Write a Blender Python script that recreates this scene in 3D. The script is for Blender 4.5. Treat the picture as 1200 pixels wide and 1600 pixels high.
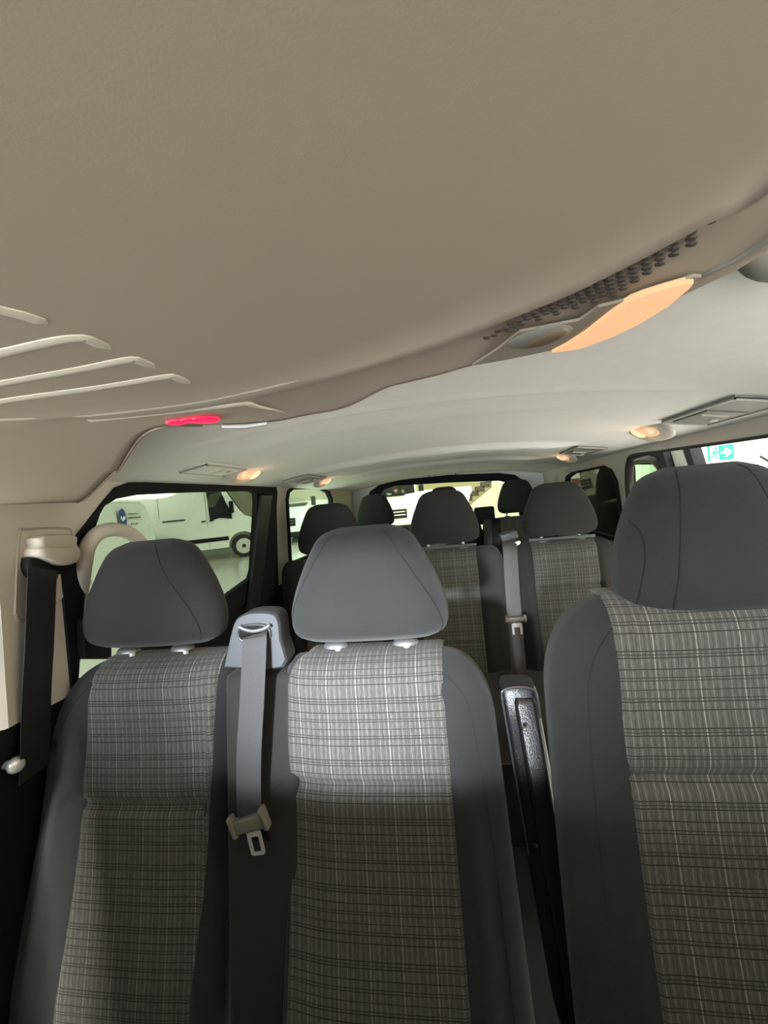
import bpy, bmesh, math, random
from mathutils import Vector, Matrix
random.seed(4)
for _o in list(bpy.data.objects): bpy.data.objects.remove(_o)
SC = bpy.context.scene; COL = SC.collection
# ------------------------------------------------------------ camera
F = 700.0; CAM = Vector((0, 0, 1.15))
_a = Vector(((706-600)/F, -(771-800)/F, -1.0)); _t = math.tan(math.radians(5.2))
_b = Vector((1, _t, _a[0]+_a[1]*_t)); _a.normalize(); _b.normalize(); _c = _b.cross(_a)
ROT = Matrix((_b, _a, _c))                      # camera axes -> world axes
cam = bpy.data.objects.new('camera', bpy.data.cameras.new('camera')); COL.objects.link(cam)
cam.matrix_world = Matrix.Translation(CAM) @ ROT.to_4x4()
cam.data.sensor_fit = 'VERTICAL'; cam.data.sensor_height = 36; cam.data.lens = F/1600*36
cam.data.clip_start = 0.01; SC.camera = cam
def at(px, py, x=None, y=None, z=None):
    """point of the photograph (1200x1600) carried to a plane of the place"""
    d = ROT @ Vector(((px-600)/F, -(py-800)/F, -1.0))
    s = (x-CAM[0])/d[0] if x is not None else (y-CAM[1])/d[1] if y is not None else (z-CAM[2])/d[2]
    return CAM + s*d
# ------------------------------------------------------------ world, lights, exposure
W = bpy.data.worlds.new('world'); SC.world = W; W.use_nodes = True
W.node_tree.nodes['Background'].inputs[0].default_value = (0.86, 0.97, 1.0, 1)
W.node_tree.nodes['Background'].inputs[1].default_value = 0.30
vs = SC.view_settings; vs.view_transform = 'Standard'; vs.look = 'None'; vs.gamma = 1; vs.use_curve_mapping = False
vs.exposure = 0.9
def area(name, loc, rot, sx, sy, power, col):
    l = bpy.data.lights.new(name, 'AREA'); l.shape = 'RECTANGLE'; l.size = sx; l.size_y = sy; l.energy = power; l.color = col
    o = bpy.data.objects.new(name, l); COL.objects.link(o); o.location = loc; o.rotation_euler = rot; return o
for i, (x, y, p) in enumerate(((-4.0, 5, 60), (-5.0, 10, 60), (4.2, 3.6, 150), (0.5, 11, 700), (-1.5, 17, 300))):
    area('showroom_area_light', (x, y, 4.3), (0, 0, 0), 2.4, 1.2, p, (1.0, 0.98, 0.88))
area('showroom_area_light', (0.0, -4.4, 5.2), (0, 0, 0), 3.6, 2.0, 5600, (1.0, 0.95, 0.88))  # added lamp; its bounce off the floor brightens the van ceiling
area('front_fill_light', (-1.6, -6.8, 1.5), (math.radians(90), 0, math.radians(-10)), 4.5, 1.6, 360, (0.86, 0.95, 1.0))  # added light panel for the upper seats, no window is built here
area('side_fill_light', (-6.5, -0.8, 1.3), (math.radians(90), 0, math.radians(-78)), 3.0, 2.0, 120, (0.95, 1.0, 0.95))  # added light panel that brightens the left pillar from the side
sl = bpy.data.lights.new('middle_seat_fill_spot', 'SPOT'); sl.energy = 2200; sl.spot_size = math.radians(8.6); sl.spot_blend = 0.9; sl.shadow_soft_size = 0.12; sl.color = (0.86, 0.93, 1.0)  # added spot that brightens the middle front seat
so = bpy.data.objects.new('middle_seat_fill_spot', sl); COL.objects.link(so); so.location = (-0.75, -4.2, 1.62)
so.rotation_euler = (Vector((-0.20, 0.78, 0.86))-Vector(so.location)).to_track_quat('-Z', 'Y').to_euler()
def warm(name, loc, p, rad=0.02, col=(1, 0.62, 0.36)):
    l = bpy.data.lights.new(name, 'POINT'); l.energy = p; l.color = col; l.shadow_soft_size = rad
    o = bpy.data.objects.new(name, l); COL.objects.link(o); o.location = loc; return o

# ------------------------------------------------------------ materials
MT = {}
def mat(name, col, rough=0.6, metal=0.0, bump=0.0, bscale=400.0, sheen=0.0, emis=None, estr=0.0, var=0.0, vscale=6.0, spec=0.5, coat=0.0):
    m = bpy.data.materials.new(name); m.use_nodes = True; nt = m.node_tree; b = nt.nodes['Principled BSDF']
    b.inputs['Base Color'].default_value = (*col, 1); b.inputs['Roughness'].default_value = rough
    b.inputs['Metallic'].default_value = metal; b.inputs['Sheen Weight'].default_value = sheen
    b.inputs['Specular IOR Level'].default_value = spec; b.inputs['Coat Weight'].default_value = coat
    tc = nt.nodes.new('ShaderNodeTexCoord')
    if bump:
        n = nt.nodes.new('ShaderNodeTexNoise'); n.inputs['Scale'].default_value = bscale; n.inputs['Detail'].default_value = 2
        nt.links.new(tc.outputs['Object'], n.inputs['Vector'])
        bp = nt.nodes.new('ShaderNodeBump'); bp.inputs['Strength'].default_value = bump; bp.inputs['Distance'].default_value = 0.001
        nt.links.new(n.outputs['Fac'], bp.inputs['Height']); nt.links.new(bp.outputs['Normal'], b.inputs['Normal'])
    if var:
        n = nt.nodes.new('ShaderNodeTexNoise'); n.inputs['Scale'].default_value = vscale; n.inputs['Detail'].default_value = 4
        nt.links.new(tc.outputs['Object'], n.inputs['Vector'])
        mx = nt.nodes.new('ShaderNodeMix'); mx.data_type = 'RGBA'
        mx.inputs['A'].default_value = (*[c*(1-var) for c in col], 1); mx.inputs['B'].default_value = (*[min(1, c*(1+var)) for c in col], 1)
        nt.links.new(n.outputs['Fac'], mx.inputs['Factor']); nt.links.new(mx.outputs['Result'], b.inputs['Base Color'])
    if emis:
        b.inputs['Emission Color'].default_value = (*emis, 1); b.inputs['Emission Strength'].default_value = estr
    MT[name] = m; return m
def ramp(nt, src, lines, base):
    r = nt.nodes.new('ShaderNodeValToRGB'); cr = r.color_ramp; cr.interpolation = 'CONSTANT'
    cr.elements[0].position = 0; cr.elements[0].color = (base,)*3 + (1,)
    cr.elements.remove(cr.elements[1])
    for p, w, v in lines:
        e = cr.elements.new(p); e.color = (v,)*3 + (1,); e = cr.elements.new(p+w); e.color = (base,)*3 + (1,)
    nt.links.new(src, r.inputs[0]); return r.outputs[0]
def plaid():
    m = bpy.data.materials.new('plaid'); m.use_nodes = True; nt = m.node_tree; N = nt.nodes; L = nt.links; b = N['Principled BSDF']
    uv = N.new('ShaderNodeUVMap'); sp = N.new('ShaderNodeSeparateXYZ'); L.new(uv.outputs[0], sp.inputs[0])
    def M(op, a, c=None):
        n = N.new('ShaderNodeMath'); n.operation = op
        for i, v in enumerate((a, c)):
            if v is None: continue
            if isinstance(v, (int, float)): n.inputs[i].default_value = v
            else: L.new(v, n.inputs[i])
        return n.outputs[0]
    fu = M('FRACT', M('ADD', M('DIVIDE', sp.outputs[0], 0.054), 50.45)); fv = M('FRACT', M('ADD', M('DIVIDE', sp.outputs[1], 0.104), 50.0))
    vert = ramp(nt, fu, [(0.02, .028, 1.0), (0.075, .02, 0.3), (0.13, .03, 0.62), (0.22, .014, 0.25), (0.30, .03, 0.66), (0.40, .02, 0.28), (0.47, .035, 0.60),
                         (0.56, .016, 0.26), (0.64, .014, 0.27), (0.72, .03, 0.66), (0.82, .016, 0.28), (0.89, .02, 0.6), (0.955, .02, 0.27)], 0.44)
    hor = ramp(nt, fv, [(0.01, .014, 0.13), (0.06, .014, 0.13), (0.10, .014, 0.13), (0.25, .014, 0.16), (0.36, .014, 0.12), (0.40, .014, 0.12),
                        (0.52, .014, 0.16), (0.63, .014, 0.12), (0.67, .014, 0.12), (0.78, .014, 0.16)], 1.0)
    cb = N.new('ShaderNodeCombineXYZ'); L.new(M('MULTIPLY', sp.outputs[0], 900), cb.inputs[0]); L.new(M('MULTIPLY', sp.outputs[1], 90), cb.inputs[1])
    n1 = N.new('ShaderNodeTexNoise'); n1.inputs['Scale'].default_value = 1; L.new(cb.outputs[0], n1.inputs['Vector'])
    n2 = N.new('ShaderNodeTexNoise'); n2.inputs['Scale'].default_value = 1500; L.new(uv.outputs[0], n2.inputs['Vector'])
    v = M('MULTIPLY', vert, hor)
    v = M('MULTIPLY', v, M('ADD', M('MULTIPLY', n1.outputs['Fac'], 1.1), 0.45)); v = M('MULTIPLY', v, M('ADD', M('MULTIPLY', n2.outputs['Fac'], 0.9), 0.55))
    v = M('POWER', v, 1.6)
    mx = N.new('ShaderNodeMix'); mx.data_type = 'RGBA'; mx.inputs['A'].default_value = (0.012, 0.011, 0.010, 1); mx.inputs['B'].default_value = (0.265, 0.25, 0.225, 1)
    L.new(v, mx.inputs['Factor']); L.new(mx.outputs['Result'], b.inputs['Base Color'])
    b.inputs['Roughness'].default_value = 0.85; b.inputs['Sheen Weight'].default_value = 0.15
    bp = N.new('ShaderNodeBump'); bp.inputs['Strength'].default_value = 0.25; bp.inputs['Distance'].default_value = 0.001
    L.new(n2.outputs['Fac'], bp.inputs['Height']); L.new(bp.outputs['Normal'], b.inputs['Normal']); MT['plaid'] = m
plaid()
def glass(name, tint):
    m = bpy.data.materials.new(name); m.use_nodes = True; nt = m.node_tree; N = nt.nodes; N.clear()
    o = N.new('ShaderNodeOutputMaterial'); mx = N.new('ShaderNodeMixShader'); tr = N.new('ShaderNodeBsdfTransparent'); gl = N.new('ShaderNodeBsdfGlossy')
    tr.inputs[0].default_value = (*tint, 1); gl.inputs['Roughness'].default_value = 0.02; mx.inputs[0].default_value = 0.05
    nt.links.new(tr.outputs[0], mx.inputs[1]); nt.links.new(gl.outputs[0], mx.inputs[2]); nt.links.new(mx.outputs[0], o.inputs[0]); MT[name] = m
glass('tint_glass', (0.50, 0.545, 0.47)); glass('rear_glass', (0.80, 0.82, 0.66)); glass('clear_glass', (0.85, 0.95, 0.85))
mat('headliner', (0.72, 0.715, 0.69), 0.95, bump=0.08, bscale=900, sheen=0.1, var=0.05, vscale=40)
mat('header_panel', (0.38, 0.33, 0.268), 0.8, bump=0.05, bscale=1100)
mat('ridge_highlight', (0.66, 0.63, 0.55), 0.4)  # paler than the panel: the ridges' highlight is put into the colour
mat('beige', (0.56, 0.50, 0.43), 0.5, bump=0.15, bscale=700)
mat('pillar_beige', (0.55, 0.51, 0.46), 0.6, bump=0.15, bscale=700)
mat('beige_dark', (0.38, 0.33, 0.27), 0.55)
mat('black', (0.006, 0.006, 0.007), 0.75, spec=0.25)
mat('black_plastic', (0.012, 0.012, 0.014), 0.3, bump=0.5, bscale=420)
mat('rubber', (0.016, 0.015, 0.015), 0.45)
mat('fabric', (0.0165, 0.0175, 0.0175), 0.92, bump=0.7, bscale=900, sheen=0.10, var=0.18, vscale=14)
mat('fabric_side', (0.018, 0.0165, 0.0155), 0.95, bump=0.5, bscale=900, sheen=0.06, var=0.15, vscale=14)
mat('seam', (0.006, 0.006, 0.006), 0.9)
mat('webbing', (0.022, 0.0215, 0.022), 0.6, bump=0.4, bscale=700, sheen=0.08)
mat('webbing_black', (0.010, 0.010, 0.010), 0.6, bump=0.4, bscale=700)
mat('webbing_brown', (0.045, 0.035, 0.031), 0.6)
mat('dark_edge', (0.05, 0.052, 0.055), 0.35)
mat('grey_plastic', (0.06, 0.062, 0.068), 0.45, bump=0.2, bscale=600)
mat('tongue_plastic', (0.16, 0.15, 0.12), 0.45)
mat('silver', (0.75, 0.75, 0.75), 0.35, metal=0.5)
mat('satin', (0.20, 0.205, 0.21), 0.45, metal=0.6)
mat('dark_hole', (0.004, 0.004, 0.004), 0.9)
mat('vent_grey', (0.21, 0.205, 0.185), 0.55)
mat('lens', (0.35, 0.28, 0.2), 0.3, emis=(1.0, 0.74, 0.45), estr=0.50)
mat('lens_dim', (0.4, 0.3, 0.22), 0.3, emis=(1.0, 0.55, 0.32), estr=0.30)
mat('console_lens', (0.3, 0.17, 0.10), 0.35, emis=(1.0, 0.56, 0.29), estr=0.46, var=0.1, vscale=20)
mat('dark_brown', (0.055, 0.046, 0.038), 0.7)
mat('bezel', (0.30, 0.27, 0.225), 0.5)
mat('switch_amber', (0.16, 0.12, 0.08), 0.35)
mat('red_light', (0.8, 0.02, 0.08), 0.3, emis=(1.0, 0.01, 0.085), estr=0.5)
mat('carpet', (0.010, 0.010, 0.010), 0.95, bump=0.8, bscale=300)
mat('white_paint', (0.74, 0.77, 0.74), 0.25, coat=0.6)
mat('dark_glass', (0.012, 0.014, 0.014), 0.15, spec=0.3)
mat('tyre', (0.012, 0.012, 0.012), 0.8)
mat('alloy', (0.55, 0.56, 0.57), 0.3, metal=0.8)
mat('chrome_trim', (0.6, 0.6, 0.6), 0.2, metal=1.0)
mat('headlight', (0.8, 0.85, 0.88), 0.1, coat=1.0)
mat('showroom_floor', (0.50, 0.50, 0.47), 0.18, var=0.06, vscale=2)
mat('showroom_wall', (0.62, 0.66, 0.60), 0.8)
mat('cream_wall', (0.78, 0.73, 0.52), 0.8)
mat('white_wall', (0.86, 0.86, 0.82), 0.8)
mat('stair_brown', (0.07, 0.055, 0.045), 0.7)
mat('sign_green', (0.0, 0.30, 0.13), 0.5)
mat('sign_white', (0.85, 0.88, 0.85), 0.5)
mat('logo_blue', (0.02, 0.06, 0.22), 0.5)
mat('logo_grey', (0.12, 0.14, 0.13), 0.5)
mat('curtain', (0.46, 0.56, 0.42), 0.9)
mat('maroon', (0.16, 0.03, 0.03), 0.6)
mat('brown_plastic', (0.16, 0.085, 0.05), 0.5)

# ------------------------------------------------------------ helpers
def finish(name, verts, faces, m, parent=None, uvs=None, smooth=True, kind=None, auto=None):
    me = bpy.data.meshes.new(name); me.from_pydata([tuple(v) for v in verts], [], faces)
    if uvs:
        ul = me.uv_layers.new(name='UVMap')
        for lp in me.loops: ul.data[lp.index].uv = uvs[lp.vertex_index]
    me.materials.append(MT[m])
    bm = bmesh.new(); bm.from_mesh(me); bmesh.ops.recalc_face_normals(bm, faces=bm.faces); bm.to_mesh(me); bm.free()
    if smooth:
        for p in me.polygons: p.use_smooth = True
        if auto: me.set_sharp_from_angle(angle=math.radians(auto))
    o = bpy.data.objects.new(name, me); COL.objects.link(o)
    if parent: o.parent = parent; o.matrix_parent_inverse = Matrix.Translation(-parent.location)
    if kind: o['kind'] = kind
    return o
def tag(o, label, cat, group=None):
    o['label'] = label; o['category'] = cat
    if group: o['group'] = group
    return o
def thing(name, label, cat, loc=(0, 0, 0), group=None):
    o = bpy.data.objects.new(name, None); COL.objects.link(o); o.location = loc; o.empty_display_size = 0.05
    return tag(o, label, cat, group)
class MB:
    def __init__(s): s.v = []; s.f = []
    def add(s, vs, fs):
        n = len(s.v); s.v += [Vector(v) for v in vs]; s.f += [tuple(i+n for i in f) for f in fs]; return s
    def build(s, name, m, parent=None, auto=35, kind=None, smooth=True): return finish(name, s.v, s.f, m, parent, auto=auto, kind=kind, smooth=smooth)
def ringloft(rings, cap=True, closed=True):
    n = len(rings[0]); vs = [p for r in rings for p in r]; fs = []
    for i in range(len(rings)-1):
        for j in range(n if closed else n-1):
            k = (j+1) % n; fs.append((i*n+j, i*n+k, (i+1)*n+k, (i+1)*n+j))
    if cap: fs.append(tuple(range(n))[::-1]); fs.append(tuple((len(rings)-1)*n+j for j in range(n)))
    return vs, fs
def catmull(pts, k=6):
    pts = [Vector(p) for p in pts]; out = []
    P = [2*pts[0]-pts[1]] + pts + [2*pts[-1]-pts[-2]]
    for i in range(1, len(P)-2):
        a, b, c, d = P[i-1:i+3]
        for s in range(k):
            t = s/k; out.append(0.5*((2*b)+(c-a)*t+(2*a-5*b+4*c-d)*t*t+(3*b-a-3*c+d)*t**3))
    out.append(pts[-1]); return out
def tube(mb, pts, r, n=8, flat=1.0, upv=Vector((0, 0, 1))):
    rings = []; pts = [Vector(p) for p in pts]
    for i, p in enumerate(pts):
        d = (pts[min(i+1, len(pts)-1)]-pts[max(i-1, 0)]).normalized()
        a = d.cross(upv); a = a.normalized() if a.length > 1e-4 else d.cross(Vector((0, 1, 0))).normalized(); b = a.cross(d)
        rr = r[i] if isinstance(r, list) else r
        rings.append([p + a*math.cos(q*2*math.pi/n)*rr + b*math.sin(q*2*math.pi/n)*rr*flat for q in range(n)])
    return mb.add(*ringloft(rings))
def box(mb, lo, hi, mtx=None, bev=0.0):
    bm = bmesh.new(); bmesh.ops.create_cube(bm, size=1)
    for v in bm.verts: v.co = Vector([lo[i]+(v.co[i]+.5)*(hi[i]-lo[i]) for i in range(3)])
    if bev: bmesh.ops.bevel(bm, geom=bm.edges[:], offset=bev, segments=3, affect='EDGES', profile=0.5)
    if mtx: bmesh.ops.transform(bm, matrix=mtx, verts=bm.verts)
    bm.verts.index_update(); mb.add([v.co.copy() for v in bm.verts], [tuple(v.index for v in f.verts) for f in bm.faces]); bm.free(); return mb
def prism(mb, poly, d, bev=0):
    """closed polygon of 3D points pushed along d"""
    n = len(poly); d = Vector(d); poly = [Vector(p) for p in poly]
    vs = poly+[p+d for p in poly]; fs = [tuple(range(n)), tuple(range(2*n-1, n-1, -1))]+[(j, j+n, (j+1) % n+n, (j+1) % n) for j in range(n)]
    return mb.add(vs, fs)
def cyl(mb, c, ax, r, h, n=24, r2=None):
    c = Vector(c); ax = Vector(ax).normalized(); u = ax.orthogonal().normalized(); w = ax.cross(u)
    e = lambda rr, q: c+(u*math.cos(q*2*math.pi/n)+w*math.sin(q*2*math.pi/n))*rr
    r2 = r if r2 is None else r2
    return mb.add(*ringloft([[e(r, q) for q in range(n)], [e(r2, q)+ax*h for q in range(n)]]))
def dome(mb, c, nrm, ty, a, b, h, n=32, k=6, p=2.2):
    """flattened superelliptic dome, long axis ty"""
    c = Vector(c); nrm = Vector(nrm).normalized(); ty = (Vector(ty)-nrm*Vector(ty).dot(nrm)).normalized(); tx = nrm.cross(ty)
    rings = []
    for i in range(k+1):
        t = i/k*math.pi/2*0.98; s = math.cos(t)**0.6
        rings.append([c+nrm*h*math.sin(t)+ty*a*s*math.copysign(abs(math.cos(q))**(2/p), math.cos(q))+tx*b*s*math.copysign(abs(math.sin(q))**(2/p), math.sin(q))
                      for q in [j*2*math.pi/n for j in range(n)]])
    return mb.add(*ringloft(rings))
def rrect(cx, cy, w, h, r, n=6):
    o = []
    for sx, sy, a0 in ((1, 1, 0), (-1, 1, 90), (-1, -1, 180), (1, -1, 270)):
        for i in range(n+1):
            a = math.radians(a0+90*i/n); o.append((cx+sx*(w/2-r)+r*math.cos(a), cy+sy*(h/2-r)+r*math.sin(a)))
    return o
def sheet(name, outer, holes, m, parent=None, thick=0.0, kind=None, auto=30):
    """flat polygon (3D points) with holes, optionally thick along its normal"""
    bm = bmesh.new()
    for loop in [outer]+holes:
        vs_ = [bm.verts.new(p) for p in loop]
        for i in range(len(vs_)): bm.edges.new((vs_[i], vs_[(i+1) % len(vs_)]))
    bmesh.ops.triangle_fill(bm, use_beauty=True, use_dissolve=False, edges=bm.edges[:])
    if thick:
        r = bmesh.ops.extrude_face_region(bm, geom=bm.faces[:]); nv = [g for g in r['geom'] if isinstance(g, bmesh.types.BMVert)]
        for v in nv: v.co += Vector(thick)
    bmesh.ops.recalc_face_normals(bm, faces=bm.faces)
    me = bpy.data.meshes.new(name); bm.to_mesh(me); bm.free(); me.materials.append(MT[m])
    for p in me.polygons: p.use_smooth = True
    me.set_sharp_from_angle(angle=math.radians(auto))
    o = bpy.data.objects.new(name, me); COL.objects.link(o)
    if parent: o.parent = parent; o.matrix_parent_inverse = Matrix.Translation(-parent.location)
    if kind: o['kind'] = kind
    return o
def ribbon(mb, pts, w, th=0.0016, side=Vector((1, 0, 0)), k=6):
    P = catmull(pts, k); rings = []
    for i, p in enumerate(P):
        d = (P[min(i+1, len(P)-1)]-P[max(i-1, 0)]).normalized(); s = (side-d*side.dot(d)).normalized(); n = d.cross(s)
        rings.append([p-s*w/2-n*th/2, p+s*w/2-n*th/2, p+s*w/2+n*th/2, p-s*w/2+n*th/2])
    return mb.add(*ringloft(rings))
def smooth(t): t = max(0, min(1, t)); return t*t*(3-2*t)
def interp(tab, t):
    for i in range(len(tab)-1):
        if t <= tab[i+1][0]:
            a, b = tab[i], tab[i+1]; f = (t-a[0])/(b[0]-a[0]); return a[1]+(b[1]-a[1])*f
    return tab[-1][1]

# ------------------------------------------------------------ van shell
XC = -0.05; WL = -0.81; WR = 0.71; YR = 3.65
def zB(x, y):
    u = min(1.05, abs(x-XC)/0.76)
    z = 1.328-0.006*smooth((y-1.6)/1.5)-0.010*smooth((y-3.0)/.65)-0.072*u**2.2
    w = smooth((0.80-u)/0.25)
    for yc, s, h in ((0.86, .012, .006), (1.02, .05, .004), (1.74, .020, .026), (2.02, .02, .004), (2.36, .022, .022), (2.95, .03, .005)):
        yy = y-0.10*u*u
        z -= w*h*math.exp(-((yy-yc)/s)**2)
    return z
def nB(x, y):
    e = 1e-3; return Vector((-(zB(x+e, y)-zB(x-e, y))/(2*e), -(zB(x, y+e)-zB(x, y-e))/(2*e), 1)).normalized()
nx, ny = 90, 260; vs_, fs_ = [], []
for j in range(ny+1):
    for i in range(nx+1):
        x = WL-.01+(WR-WL+.02)*i/nx; y = -0.5+(YR+.5)*j/ny; vs_.append((x, y, zB(x, y)))
for j in range(ny):
    for i in range(nx): a = j*(nx+1)+i; fs_.append((a, a+1, a+nx+2, a+nx+1))
ceil = finish('ceiling', vs_, fs_, 'headliner', kind='structure')
sh = MB(); box(sh, (-0.93, -0.5, 1.37), (0.83, 3.8, 1.41), bev=.015); sh.build('roof', 'white_paint', kind='structure')
mb = MB(); box(mb, (-0.93, -0.9, -0.06), (0.83, 3.8, 0.0)); mb.build('floor', 'carpet', kind='structure')
# side walls: upper plane x=WALL, lower plane out to the sill
def wl(y, z): return Vector((WL-0.03*max(0, (1.0-z))/.3, y, z))
def wr(y, z): return Vector((WR+0.03*max(0, (1.0-z))/.3, y, z))
def up_l(y, z): return Vector((WL-(1.23-z)*0.06, y, z))
def up_r(y, z): return Vector((WR+(1.23-z)*0.06, y, z))
def proj_plane(px, py, f):      # meet the sloped side plane
    x = f(0, 1.1).x
    for _ in range(6):
        p = at(px, py, x=x); x = f(p.y, p.z).x
    return p
def yz(fn, pts): return [fn(a, b) for a, b in pts]
# left: sliding window 1 and quarter window 2
win1 = [proj_plane(px, py, up_l) for px, py in ((152, 800), (158, 785), (178, 762), (200, 754), (420, 751), (429, 756), (432, 770))]
y1 = win1[-1].y
hole1 = [Vector(up_l(0.83, 0.80)), Vector(up_l(0.82, 1.10))]+win1[1:]+[up_l(y1-.02, 1.18), up_l(y1-.03, 0.80)]
q = [proj_plane(px, py, up_l) for px, py in ((447, 780), (449, 768), (456, 762), (500, 762), (513, 768), (518, 779))]
hole2 = [up_l(q[0].y+.01, .86)]+q+[up_l(q[-1].y-.02, 0.86)]
sheet('wall_left', [up_l(0.69, 0.80), up_l(0.69, 1.215), up_l(0.69, 1.27), up_l(YR, 1.27), up_l(YR, 0.80)], [hole1, hole2], 'pillar_beige', kind='structure', thick=(-0.015, 0, 0))
mb = MB()
pr = []
for (y, z, x) in ((0.69, 1.25, WL), (0.69, 0.80, WL-.026)): pr.append(Vector((x, y, z)))
pr += [Vector((WL-.11, 0.58, 0.78)), Vector((WL-.085, 0.58, 1.25))]
prism(mb, pr, (0, .012, 0)); mb.build('trim_1', 'pillar_beige', kind='structure')
mb = MB()   # lower side panels, black
prism(mb, [(WL-.03, 0.64, .80), (WL-.03, YR, .80), (WL-.11, YR, .60), (WL-.12, YR, 0), (WL-.12, 0.64, 0), (WL-.11, 0.64, .60)], (-.02, 0, 0))
mb.build('trim_2', 'black', kind='structure')
mb = MB(); box(mb, (WL-.16, -0.75, 0.0), (WL-.10, 0.64, 0.78), bev=.01); mb.build('door_1', 'black', kind='structure')
# right wall: door opening and quarter window
ro = [proj_plane(px, py, up_r) for px, py in ((984, 770), (983, 735), (985, 722), (992, 713), (1040, 704), (1120, 693), (1215, 679))]
holeR1 = [up_r(ro[0].y+.06, 0.55)]+[up_r(ro[0].y+.02, 0.85)]+ro+[up_r(0.95, ro[-1].z), up_r(0.95, 0.55)]
q2 = [proj_plane(px, py, up_r) for px, py in ((972, 800), (965, 752), (956, 734), (944, 728), (895, 738), (886, 745), (884, 760))]
holeR2 = [up_r(q2[0].y, .86)]+q2+[up_r(q2[-1].y+.05, .86)]
sheet('wall_right', [up_r(0.6, 0.5), up_r(0.6, 1.27), up_r(YR, 1.27), up_r(YR, 0.5)], [holeR1, holeR2], 'pillar_beige', kind='structure', thick=(0.015, 0, 0))
mb = MB(); prism(mb, [(WR+.03, 1.95, .80), (WR+.03, YR, .80), (WR+.10, YR, .60), (WR+.10, YR, 0), (WR+.10, 1.95, 0), (WR+.10, 1.95, .60)], (.02, 0, 0)); mb.build('trim_3', 'black', kind='structure')
mb = MB(); P = catmull([up_r(ro[0].y+.05, 0.6)]+[up_r(ro[0].y+.02, 0.85)]+ro[:], 5); tube(mb, P, [.016-.011*smooth((i-22)/8) for i in range(len(P))], 8); mb.build('trim_4', 'rubber', kind='structure')
# rear wall with its window
ry = YR-.02
gtop = [at(px, py, y=ry) for px, py in ((592, 775), (600, 765), (618, 759), (700, 754), (780, 751), (797, 755), (806, 766))]
otop = [at(px, py, y=ry) for px, py in ((572, 785), (578, 768), (592, 758), (625, 750), (700, 742), (780, 739), (805, 742), (820, 752), (826, 766))]
mir = lambda p: p
goff = gtop+[Vector((gtop[-1].x+.02, ry, 0.84)), Vector((gtop[0].x-.02, ry, 0.84))]
ooff = otop+[Vector((otop[-1].x+.02, ry, 0.74)), Vector((otop[0].x-.02, ry, 0.74))]
sheet('wall_rear', [Vector((WL-.03, ry+.01, .74)), Vector((WL, ry+.01, 1.345)), Vector((WR, ry+.01, 1.345)), Vector((WR+.03, ry+.01, .74))],
      [[Vector((p.x, ry+.01, p.z)) for p in ooff[:-2]]+[Vector((ooff[-2].x, ry+.01, .76)), Vector((ooff[-1].x, ry+.01, .76))]], 'headliner', kind='structure', thick=(0, .01, 0))
wf = sheet('window_3', ooff, [goff], 'black', kind='structure', thick=(0, .04, 0))
sheet('pane', [p+Vector((0, .03, 0)) for p in goff], [], 'rear_glass', wf, thick=(0, .004, 0))
mb = MB(); box(mb, (WL-.06, ry, 0), (WR+.06, ry+.06, .76)); mb.build('door_2', 'black', kind='structure')
for px, py in ((670, 743), (712, 741)):
    p = at(px, py, y=ry-.02); mb = MB(); cyl(mb, p, (0, -1, 0), .007, .008, 12); mb.build('trim_5' if px < 700 else 'trim_6', 'brown_plastic', kind='structure')
# black window frame on the left with glass set deeper
inner = [proj_plane(px, py, up_l) for px, py in ((133, 880), (137, 850), (153, 803), (160, 791), (178, 780), (215, 773), (300, 769), (392, 767), (399, 771), (400, 785), (397, 840), (394, 890), (390, 903), (352, 931))]
inner += [up_l(inner[-1].y-.25, inner[-1].z-.03), up_l(0.84, .82)]
outer = [up_l(0.825, 0.795), up_l(0.815, 1.09)]+[p.copy() for p in win1[1:]]+[up_l(y1-.02, 1.16), up_l(y1-.04, 0.80)]
outer[-4] = win1[-2].copy()
inn = [Vector((p.x-.0, p.y, p.z)) for p in inner]
wf = sheet('window_1', [p+Vector((.006, 0, 0)) for p in outer], [[p+Vector((.006, 0, 0)) for p in inn]], 'black', kind='structure', thick=(-.022, 0, 0))
sheet('pane', [p+Vector((-.012, 0, 0)) for p in inn], [], 'tint_glass', wf, thick=(-.004, 0, 0))
mb = MB(); a_, b_ = proj_plane(424, 775, up_l), proj_plane(405, 940, up_l)
prism(mb, [a_+Vector((.014, -.16, 0)), a_+Vector((.014, -.05, 0)), b_+Vector((.014, -.05, 0)), b_+Vector((.014, -.15, 0))], (.012, 0, 0)); mb.build('frame_cover', 'rubber', wf)
def quarter(name, hole, sgn, m):
    cx = sum((p for p in hole), Vector())/len(hole)
    o_ = [p+Vector((-sgn*.004, 0, 0)) for p in hole]; i_ = [cx+(p-cx)*0.93+Vector((-sgn*.004, 0, 0)) for p in hole]
    f = sheet(name, [cx+(p-cx)*1.02+Vector((-sgn*.008, 0, 0)) for p in hole], [i_], 'black', kind='structure', thick=(sgn*.02, 0, 0))
    sheet('pane', [p+Vector((sgn*.015, 0, 0)) for p in o_], [], m, f, thick=(sgn*.004, 0, 0)); return f
quarter('window_2', hole2, -1, 'clear_glass'); quarter('window_4', holeR2, 1, 'tint_glass')
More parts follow.
